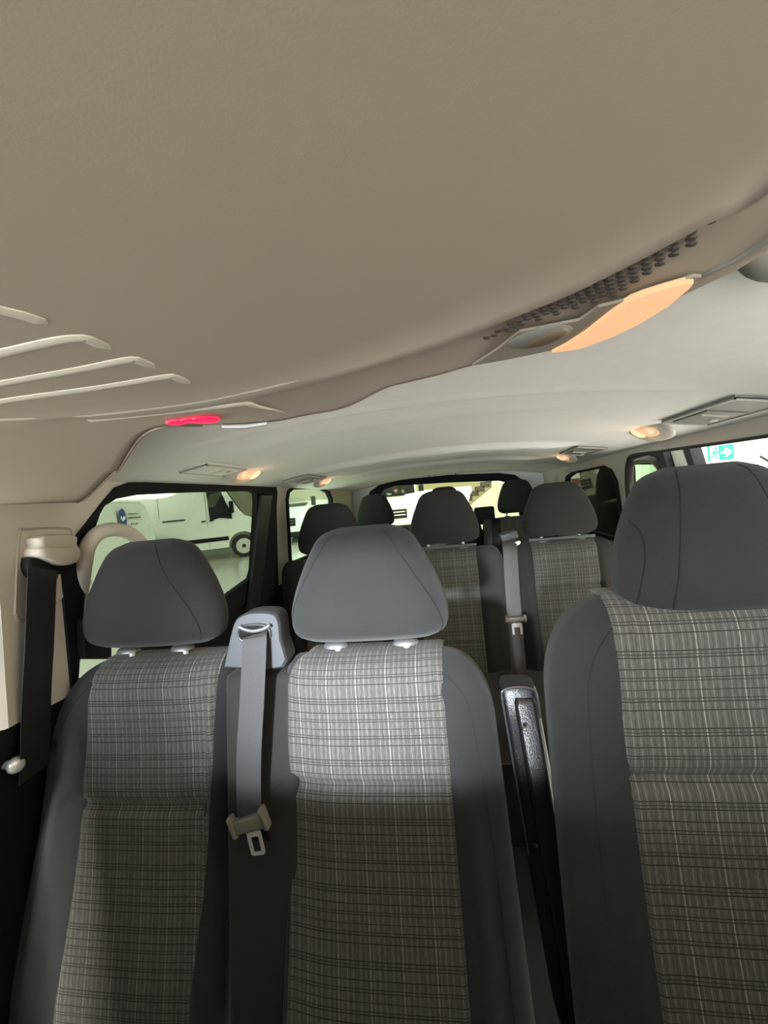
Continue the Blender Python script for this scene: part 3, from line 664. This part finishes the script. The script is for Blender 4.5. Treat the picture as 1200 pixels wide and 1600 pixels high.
x2 = [at(507, 810, y=1.9).x, at(692, 810, y=1.9).x, at(877, 800, y=1.9).x]
r2 = triple('second_row_bench_seat', 'triple bench in the second row with plaid inserts and three headrests', 1.9, x2, .915, [(.935, 1.157), (.940, 1.168), (.935, 1.155)], .30,
            [(.24, .20), (.235, .235), (.215, .20)], .128, 'fabric_side', crease=.735)
for a in (x2[1], x2[2]):
    mb = MB(); tube(mb, [(a-.13, 1.93, .925), (a+.13, 1.93, .925)], .006, 6); mb.build('head_bar', 'satin', r2)
x3 = [at(583, 790, y=3.0).x, at(695, 790, y=3.0).x, at(810, 780, y=3.0).x]
r3 = triple('third_row_bench_seat', 'triple bench in the last row below the rear window', 3.0, x3, .96, [(.975, 1.195), (.975, 1.20), (.985, 1.20)], .26,
            [(.24, .24), (.23, .23), (.24, .24)], .13, 'fabric_side')
def hang_belt(label, P, w, tz, m='webbing_brown', anchor=None, s=1.0):
    t = thing('seat_belt', label, 'seat belt', P[0]); mb = MB(); ribbon(mb, P, w); mb.build('webbing', m, t)
    if tz:
        mb = MB(); box(mb, (-.036, -.01, -.009), (.036, .01, .009), mtx=Matrix.Translation(tz), bev=.004)
        for sg in (-1, 1): box(mb, (sg*.036-.006, -.012, -.012), (sg*.036+.006, .01, .016), mtx=Matrix.Translation(tz), bev=.004)
        mb.build('belt_stopper', 'tongue_brown', t); tongue(t, Matrix.Translation(tz+Vector((.004, -.004, -.004))), 1.5)
    if anchor:
        mb = MB(); box(mb, (-.036, -.02, -.014), (.036, .03, .018), mtx=Matrix.Translation(anchor) @ Matrix.Rotation(math.radians(-12), 4, 'Y'), bev=.007); mb.build('belt_guide', 'grey_plastic', t)
        mb = MB(); dome(mb, anchor+Vector((.028, -.012, -.03)), (0, -1, 0), (1, 0, .5), .016, .009, .006); mb.build('belt_clip', 'silver', t)
    return t
mat('tongue_brown', (0.14, 0.11, 0.10), 0.5)
yb = 1.86
hang_belt('brownish grey seat belt on the second row, right of its middle seat', [at(795, 842, y=yb+.02), at(797, 860, y=yb-.01), at(800, 910, y=yb-.03), at(804, 965, y=yb-.055), at(812, 1060, y=yb-.10), at(818, 1140, y=yb-.12)], .056, at(805, 967, y=yb-.065), anchor=at(795, 838, y=yb+.02))
hang_belt('brown seat belt on the last row, seen left of the right rear headrest', [at(762, 812, y=2.96), at(762, 822, y=2.94), at(763, 850, y=2.90), at(763, 880, y=2.86)], .05, None)
mb = MB(); c_ = at(760, 805, y=2.98); 
tw3 = MB(); box(tw3, (-.075, 0, -.06), (.055, .05, .055), mtx=Matrix.Translation(c_), bev=.015)
o = tw3.build('belt_tower', 'black', r3)

# ------------------------------------------------------------ left pillar: belt, anchor, handle
def pl(px, py, dx=0.0):
    p = proj_plane(px, py, up_l); return at(px, py, x=p.x+dx)
an = thing('belt_anchor', 'beige height adjuster housing for the seat belt on the left pillar', 'belt anchor', pl(70, 870))
P = [pl(*p) for p in ((22, 960), (28, 840), (40, 828), (100, 826), (110, 834), (112, 870), (104, 915), (86, 942), (40, 966), (26, 968))]
Pc = catmull(P+[P[0]], 4)[:-1]; mb = MB(); prism(mb, Pc, (.003, 0, 0)); mb.build('plate', 'beige', an, auto=60)
mb = MB(); tube(mb, [p+Vector((.002, 0, 0)) for p in Pc]+[Pc[0]+Vector((.002, 0, 0))], .0028, 6); mb.build('plate_rim', 'beige_dark', an)
def blob(P, d, name, m, parent, infl=1.0):
    """rounded cushion-like solid from an outline on the pillar"""
    P = catmull(P+[P[0]], 3)[:-1]; cc = sum(P, Vector())/len(P); rings = []
    for f, k in ((1.0, 0), (1.0, .45), (.97, .75), (.90, .93), (.78, 1.0)): rings.append([cc+(p-cc)*f+Vector((d*k, 0, 0)) for p in P])
    mb = MB(); mb.add(*ringloft(rings)); return mb.build(name, m, parent, auto=60)
blob([pl(*p) for p in ((40, 853), (43, 839), (98, 837), (102, 852), (100, 860), (42, 860))], .034, 'adjuster_cap', 'beige', an)
blob([pl(*p) for p in ((35, 870), (38, 857), (70, 857), (101, 856), (104, 874), (92, 884), (72, 885), (56, 879))], .040, 'housing', 'beige', an)
blob([pl(*p) for p in ((31, 872), (50, 874), (74, 884), (94, 886), (84, 898), (56, 904), (38, 902), (30, 888))], .022, 'belt_slot', 'black', an)
lb = thing('seat_belt', 'black seat belt running down the left pillar from its beige housing', 'seat belt', pl(66, 890, .03))
mb = MB(); ribbon(mb, [pl(68, 888, .030), pl(66, 910, .034), pl(64, 960, .030), pl(62, 1010, .026), pl(58, 1080, .02), pl(56, 1150, .006), pl(54, 1210, -.008)], .062, side=Vector((0, 1, 0))); mb.build('webbing', 'webbing_black', lb)
mb = MB(); c_ = pl(24, 1195, -.01); cyl(mb, c_-Vector((.03, 0, 0)), (1, 0, 0), .008, .03, 12); dome(mb, c_, (1, -.3, 0), (0, 1, 0), .015, .015, .012)
tag(mb.build('knob', 'silver'), 'small chrome knob on the black panel beside the left seat', 'knob')
gh = MB(); H = catmull([pl(126, 925, -.01), pl(131, 885, .01), pl(138, 852, .02), pl(158, 831, .03), pl(186, 828, .03), pl(210, 838, .03), pl(225, 858, .03), pl(230, 890, .02), pl(228, 925, .0)], 6)
tube(gh, H, .0165, 12); tag(gh.build('grab_handle', 'beige'), 'curved beige grab handle in front of the left window', 'handle')
mb = MB(); P = catmull([pl(150, 812), pl(138, 835), pl(131, 860), pl(128, 900), pl(122, 960), pl(121, 1020)], 5)
tube(mb, P, .0022, 6); mb.build('trim_11', 'seam', kind='structure')
mb = MB(); prism(mb, [pl(119, 968, .004), pl(140, 985, .004), pl(162, 1008, .004), pl(162, 1030, .004), pl(120, 1030, .004)], (.02, 0, 0)); mb.build('trim_12', 'black', kind='structure')

# ------------------------------------------------------------ showroom
GZ = -0.20
mb = MB(); box(mb, (-26, -22, GZ-.1), (14, 26, GZ)); mb.build('floor', 'showroom_floor', kind='structure')
mb = MB(); box(mb, (-16, 24, GZ), (12, 24.2, 6)); mb.build('wall_back', 'cream_wall', kind='structure')
mb = MB(); box(mb, (-18.4, -6, GZ), (-18.2, 26, 6)); mb.build('wall_far_left', 'showroom_wall', kind='structure')
mb = MB(); box(mb, (9.0, -6, GZ), (9.2, 26, 6)); mb.build('wall_far_right', 'cream_wall', kind='structure')

def van(label, origin, ang, L=5.0, Wd=1.95, H=2.3, stripe=True, logo=False, rev=False, glazed=True, group=None):
    """white panel van, local x along its length (front at +x), near side at local y=0"""
    t = thing('van', label, 'van', origin, group); M_ = Matrix.Translation(origin) @ Matrix.Rotation(ang, 4, 'Z')
    V0 = lambda x, y, z: M0 @ Vector((x, y, z))
    M0 = M_.copy()
    if rev: M_ = M_ @ Matrix.Translation((L, 0, 0)) @ Matrix.Diagonal((-1, 1, 1, 1))
    def V(x, y, z): return M_ @ Vector((x, y, z))
    prof = [(0.0, .35), (0.0, 1.0), (0.04, H*.80), (.14, H*.97), (.30, H), (L*.70, H), (L*.745, H*.965), (L*.86, 1.42), (L*.885, 1.30), (L*.97, 1.13), (L*.995, 1.0), (L, .75), (L*.995, .40), (L*.96, .28)]
    prof += [(L*.86+.44*math.cos(a), .36+.44*math.sin(a)) for a in [math.radians(k) for k in range(0, 181, 20)]]
    prof += [(L*.20+.44*math.cos(a), .36+.44*math.sin(a)) for a in [math.radians(k) for k in range(0, 181, 20)]]+[(.05, .28)]
    n = len(prof); rings = []
    for y, inset in ((0.0, .03), (.03, 0), (.3, 0), (Wd-.3, 0), (Wd-.03, 0), (Wd, .03)):
        r = []
        for x, z in prof:
            tum = .10*max(0, (z-1.1)/(H-1.1)) if z > 1.1 else 0
            yy = y+(tum if y < Wd/2 else -tum)*(1 if (y < .2 or y > Wd-.2) else 1)
            zz = z-(inset if z > H*.9 else 0); r.append(V(x, yy, zz))
        rings.append(r)
    mb = MB()
    v, f = ringloft(rings, cap=False); mb.add(v, f)
    bm = bmesh.new()
    for rr in (rings[0], rings[-1]):
        vv = [bm.verts.new(p) for p in rr]; es = [bm.edges.new((vv[i], vv[(i+1) % n])) for i in range(n)]
        bmesh.ops.triangle_fill(bm, edges=es, use_beauty=True)
    bm.verts.index_update(); mb.add([q.co.copy() for q in bm.verts], [tuple(q.index for q in ff.verts) for ff in bm.faces]); bm.free()
    body = mb.build('body', 'white_paint', t, auto=40)
    def side(poly, name, m, out=-.012, tumble=True, dep=.01):
        mb = MB(); P = []
        for x, z in poly:
            tum = .10*max(0, (z-1.1)/(H-1.1)); P.append(V(x, out+tum, z))
        prism(mb, P, M_.to_3x3() @ Vector((0, -dep, 0))); return mb.build(name, m, t, auto=40)
    side([(L*.655, 1.22), (L*.648, H*.93), (L*.735, H*.90), (L*.775, 1.66), (L*.80, 1.42), (L*.80, 1.22), (L*.72, 1.28)], 'side_window', 'dark_glass')
    # windscreen
    mb = MB(); a = V(L*.752, .16, H*.945); b = V(L*.862, .08, 1.43); c = V(L*.862, Wd-.08, 1.43); d = V(L*.752, Wd-.16, H*.945)
    nrm_ = (b-a).cross(d-a).normalized(); nrm_ = nrm_ if nrm_.z > 0 else -nrm_
    prism(mb, [p+nrm_*.012 for p in (a, b, c, d)], nrm_*.01); mb.build('windscreen', 'dark_glass', t)
    if stripe:
        side([(L*.33, .58), (L*.33, .70), (L*.765, .70), (L*.765, .58)], 'side_moulding', 'black'); side([(.05, .58), (.05, .70), (L*.095, .70), (L*.095, .58)], 'side_moulding', 'black')
        side([(L*.365, 1.30), (L*.365, 1.335), (L*.50, 1.335), (L*.50, 1.30)], 'door_rail', 'black')
    for x in (L*.615, L*.665): side([(x-.06, 1.20), (x-.06, 1.235), (x+.06, 1.235), (x+.06, 1.20)], 'door_handle', 'black', dep=.03)
    for x in (L*.635, L*.345): side([(x, .45), (x, H*.9), (x+.012, H*.9), (x+.012, .45)], 'door_gap', 'rubber', dep=.003, out=-.002)
    for x in (L*.86, L*.20):
        mb = MB(); cyl(mb, V(x, -.0, .35), M_.to_3x3() @ Vector((0, 1, 0)), .35, .24, 28); w_ = mb.build('wheel', 'tyre', t)
        mb = MB(); cyl(mb, V(x, -.012, .35), M_.to_3x3() @ Vector((0, 1, 0)), .235, .05, 24, .20); mb.build('hubcap', 'alloy', w_)
        mb = MB(); cyl(mb, V(x, -.02, .35), M_.to_3x3() @ Vector((0, 1, 0)), .06, .05, 14); mb.build('hub', 'tyre', w_)
    for sy in (-.20, Wd+.03):
        mb = MB(); bx = M_ @ Matrix.Translation((L*.80, sy, 1.40)); box(mb, (-.06, 0, 0), (.06, .17, .36), mtx=bx, bev=.03); mb.build('mirror', 'black', t)
    mb = MB(); box(mb, (L*.985, .35, .70), (L+.03, Wd-.35, 1.0), mtx=M_, bev=.02); gr = mb.build('grille', 'black', t)
    for z in (.80, .90): mb = MB(); box(mb, (L+.02, .40, z), (L+.045, Wd-.40, z+.03), mtx=M_); mb.build('grille_bar', 'chrome_trim', gr)
    for y0 in (.05, Wd-.33): mb = MB(); box(mb, (L*.955, y0, .80), (L+.02, y0+.28, 1.04), mtx=M_, bev=.05); mb.build('headlight', 'headlight', t)
    mb = MB(); box(mb, (L*.96, .05, .28), (L+.05, Wd-.05, .48), mtx=M_, bev=.03); mb.build('bumper', 'black', t)
    mb = MB(); box(mb, (L+.045, Wd/2-.26, .52), (L+.06, Wd/2+.26, .63), mtx=M_); mb.build('number_plate', 'sign_white', t)
    if logo:
        cx, cz = logo; mb = MB(); P = [V0(cx+.15*math.cos(a), -.014+.10*max(0, (cz-1.1)/(H-1.1)), cz+.20*math.sin(a)) for a in [k*math.pi/14 for k in range(28)]]
        prism(mb, P, M_.to_3x3() @ Vector((0, -.004, 0))); em = mb.build('emblem', 'logo_blue', t); em['label'] = 'blue oval emblem with white swoosh lettering'
        mb = MB(); zt_ = lambda x, z: V0(cx+x*.8, -.022+.10*max(0, (cz+z*.8-1.1)/(H-1.1)), cz+z*.8)
        tube(mb, catmull([zt_(-.12, .0), zt_(-.07, .06), zt_(-.05, -.04), zt_(0, -.03), zt_(.03, .06), zt_(.07, -.02), zt_(.13, .08)], 5), .008, 6); mb.build('emblem_stroke', 'sign_white', em)
        tube_pts = [zt_(-.06, .12), zt_(.0, .15), zt_(.06, .12)]; mb = MB(); tube(mb, tube_pts, .006, 6); mb.build('emblem_stroke', 'sign_white', em)
        for (x0, x1, z, h) in ((.30, .62, .10, .02), (.66, .92, .10, .02), (.28, .52, 0.0, .028), (.55, .80, 0.0, .028), (.83, 1.0, 0.0, .028), (.34, .42, -.16, .04), (.45, .56, -.16, .025), (.59, .74, -.16, .025)):
            mb = MB(); box(mb, (0, 0, 0), ((x1-x0)*.8, .004, h), mtx=Matrix.Translation(zt_(x0, z)) @ Matrix.Rotation(ang, 4, 'Z')); mb.build('lettering', 'logo_grey', t)
    return t
def ground(px, y): 
    d = ROT @ Vector(((px-600)/F, 0, -1.0)); return Vector((d.x/d.y*y, y, GZ))
# van A (with the black side moulding)
pr_, pf_ = ground(150, 11.0), ground(392, 13.2); dv = pf_-pr_; Lv = dv.length/.93
van('white panel van with black side moulding and dark cab windows, seen through the left window', pr_, math.atan2(dv.y, dv.x), L=Lv, H=2.45)
pr_, pf_ = ground(20, 4.8), ground(238, 9.0); dv = pf_-pr_
def px_of(p): q = ROT.transposed() @ (p-CAM); return 600-F*q.x/q.z
emblem_x = min(range(100), key=lambda k: abs(px_of(pr_+dv*k/100+Vector((0, 0, 1.46)))-196))/100*dv.length
van('white van with blue oval emblem and small lettering, leftmost through the left window', pr_, math.atan2(dv.y, dv.x), L=dv.length, H=1.80, stripe=False, rev=True, logo=(emblem_x, 1.46))
van('white van with dark grille facing the second left window', Vector((ground(474, 16).x-1.95, 20.9, GZ)), math.radians(-90), L=4.9, H=1.62, stripe=False)
van('white van seen frontally through the rear window, dark windscreen', Vector((ground(560, 14.5).x, 19.4, GZ)), math.radians(-90), L=4.9, H=2.2, stripe=False)
# stairs on the back wall
st = thing('staircase', 'dark brown stair steps climbing the cream wall behind the van', 'staircase', at(735, 780, y=20))
for px, py in ((731, 779), (741, 771), (750, 764), (759, 757), (768, 750)):
    p = at(px, py, y=20); w_ = 11/F*20
    mb = MB(); box(mb, (p.x-w_/2, 20, p.z-.12), (p.x+w_/2+.04, 21.4, p.z+.12), bev=.005); mb.build('step', 'stair_brown', st)
mb = MB(); a, b = at(722, 800, y=20.1), at(775, 756, y=20.1); prism(mb, [a, b, b-Vector((0, 0, .9)), a-Vector((0, 0, .9))], (0, .1, 0)); mb.build('stringer', 'white_wall', st)
# right side: white wall with the exit sign
ys = 5.2
wx = at(1101, 720, y=ys).x; wx2 = at(1186, 700, y=ys).x
mb = MB(); box(mb, (wx, ys, GZ), (wx2, ys+.3, 3.6)); mb.build('wall_showroom', 'white_wall', kind='structure')
mb = MB(); box(mb, (wx2+.02, ys+1.0, GZ), (wx2+4, ys+1.2, 3.6)); mb.build('wall_showroom_side', 'cream_wall', kind='structure')
mb = MB(); a, b = at(1186, 712, y=ys+.95), at(1212, 727, y=ys+.95); tube(mb, [a, b+(b-a)], .012, 6); tag(mb.build('handrail', 'black'), 'thin dark handrail on the far wall right of the exit sign', 'handrail')
a, b = at(1108, 720.5, y=ys-.03), at(1147, 711, y=ys-.03); a2 = at(1107, 697.5, y=ys-.03)
sw, shh = b.x-a.x, a2.z-a.z
sg = thing('exit_sign', 'green and white emergency exit sign with running figure and arrow', 'sign', a)
def SG(x, z, d=0): return Vector((a.x+x*sw, ys-.03-d, a.z+z*shh))
mb = MB(); prism(mb, [SG(0, 0), SG(1, 0), SG(1, 1), SG(0, 1)], (0, .02, 0)); mb.build('plate', 'sign_green', sg)
mb = MB(); prism(mb, [SG(.07, .0, .002), SG(.39, .0, .002), SG(.39, 1, .002), SG(.07, 1, .002)], (0, .002, 0)); mb.build('panel', 'sign_white', sg)
mb = MB(); prism(mb, [SG(.48, .42, .003), SG(.70, .42, .003), SG(.62, .18, .003), SG(.72, .18, .003), SG(.93, .5, .003), SG(.72, .82, .003), SG(.62, .82, .003), SG(.70, .58, .003), SG(.48, .58, .003)], (0, .002, 0)); mb.build('arrow', 'sign_white', sg)
mb = MB(); r_ = .007*1.3
for P in ([(.26, .68), (.22, .45)], [(.22, .45), (.31, .32), (.27, .14)], [(.22, .45), (.17, .28), (.11, .24)], [(.25, .64), (.33, .58), (.36, .48)], [(.25, .64), (.17, .58), (.14, .46)]):
    tube(mb, [SG(x, z, .005) for x, z in P], r_, 6)
cyl(mb, SG(.285, .82, .004), (0, -1, 0), .014, .003, 12); mb.build('running_figure', 'sign_green', sg)
# shelf-like ledge and glazing left of the sign
mb = MB(); p = at(1072, 716, y=8.6); box(mb, (p.x-.6, 8.6, GZ), (p.x+1.0, 8.7, p.z), bev=.01)
tag(mb.build('counter', 'curtain'), 'pale green panel seen past the door, left of the exit sign', 'panel')
p = at(1078, 700, y=9); mb = MB(); box(mb, (p.x-.9, 9.0, p.z+.02), (p.x+1.4, 9.3, p.z+.14), bev=.01); tag(mb.build('ledge', 'white_wall'), 'cream wall ledge left of the exit sign', 'ledge')
mb = MB(); p0, p1 = at(995, 760, y=7.5), at(1050, 760, y=7.5); rings = []
for i in range(60):
    x = p0.x-.6+(p1.x-p0.x+.9)*i/59; rings.append([Vector((x, 7.5+.05*math.sin(i*1.3), GZ)), Vector((x, 7.5+.05*math.sin(i*1.3), 2.6))])
v, f = ringloft(rings, cap=False, closed=False); mb.add(v, f); tag(mb.build('curtain', 'curtain'), 'pale green curtain seen through the glass of the open door', 'curtain')
mb = MB(); p = at(905, 752, y=9.0); box(mb, (p.x-.14, 9, p.z-.06), (p.x+.14, 9.02, p.z+.06)); tag(mb.build('wall_poster', 'maroon'), 'small dark red poster beyond the rear right window', 'poster')
mb = MB(); box(mb, (p.x-1.6, 9.05, GZ), (p.x+.9, 9.2, 2.8)); mb.build('wall_partition', 'showroom_wall', kind='structure')

# open sliding door parked outside
xd = WR+.17; sd = thing('sliding_door', 'open sliding door with dark frame, slid back along the right side', 'door', (xd, 1.8, 0))
ft = [at(px, py, x=xd) for px, py in ((1047, 740), (1052, 700))]
yf = ft[1].y; zt_ = 1.28
hole = [at(px, py, x=xd) for px, py in ((1013, 800), (1000, 745), (991, 722), (996, 717), (1012, 714), (1020, 716), (1031, 740))]
yd0 = at(1070, 700, x=xd).y; yd1 = yd0+1.42
g0 = at(1010, 720, x=xd).y
gl = [(g0-.13, .86), (g0-.15, 1.15), (g0-.10, zt_-.09), (g0+.22, zt_-.07), (g0+.24, .86)]
gl2 = [(g0+.62, .86), (g0+.62, zt_-.08), (yd1-.12, zt_-.09), (yd1-.10, .86)]
sheet('door_panel', [Vector((xd, y, z)) for y, z in ((yd0+.05, 0), (yd0+.02, zt_), (yd1, zt_), (yd1, 0))], [[Vector((xd, y, z)) for y, z in gl]], 'black', sd, thick=(.035, 0, 0))
sheet('pane', [Vector((xd+.02, y, z)) for y, z in gl], [], 'clear_glass', sd, thick=(.004, 0, 0))
mb = MB(); tube(mb, catmull([Vector((xd-.004, y, z)) for y, z in ((g0-.14, .8), (g0-.15, 1.12), (g0-.12, zt_-.09), (g0-.02, zt_-.06), (g0+.2, zt_-.06))], 5), .016, 8); mb.build('window_seal', 'rubber', sd)
mb = MB(); e0, e1 = at(1046, 699, x=xd-.02), at(1064, 697, x=xd-.02); f0, f1 = at(1056, 732, x=xd-.02), at(1073, 729, x=xd-.02)
prism(mb, [e0, e1, f1+(f1-e1)*.0, f0], (.03, 0, 0)); dd = (f0-e0)
mb = MB(); prism(mb, [e0-dd*.3, e1-dd*.3, f1+dd*2, f0+dd*2], (.05, 0, 0)); ep = mb.build('door_edge', 'white_paint', sd); ep['label'] = 'white painted front edge'
mb = MB(); tube(mb, [e1-dd*.3+Vector((.02, -.03, 0)), f1+dd*2+Vector((.02, -.03, 0))], .028, 8); mb.build('door_seal', 'black', sd)
mb = MB(); tube(mb, [e0-dd*.3+Vector((-.0, .04, 0)), f0+dd*2+Vector((0, .04, 0))], .03, 8); mb.build('door_seal', 'black', sd)
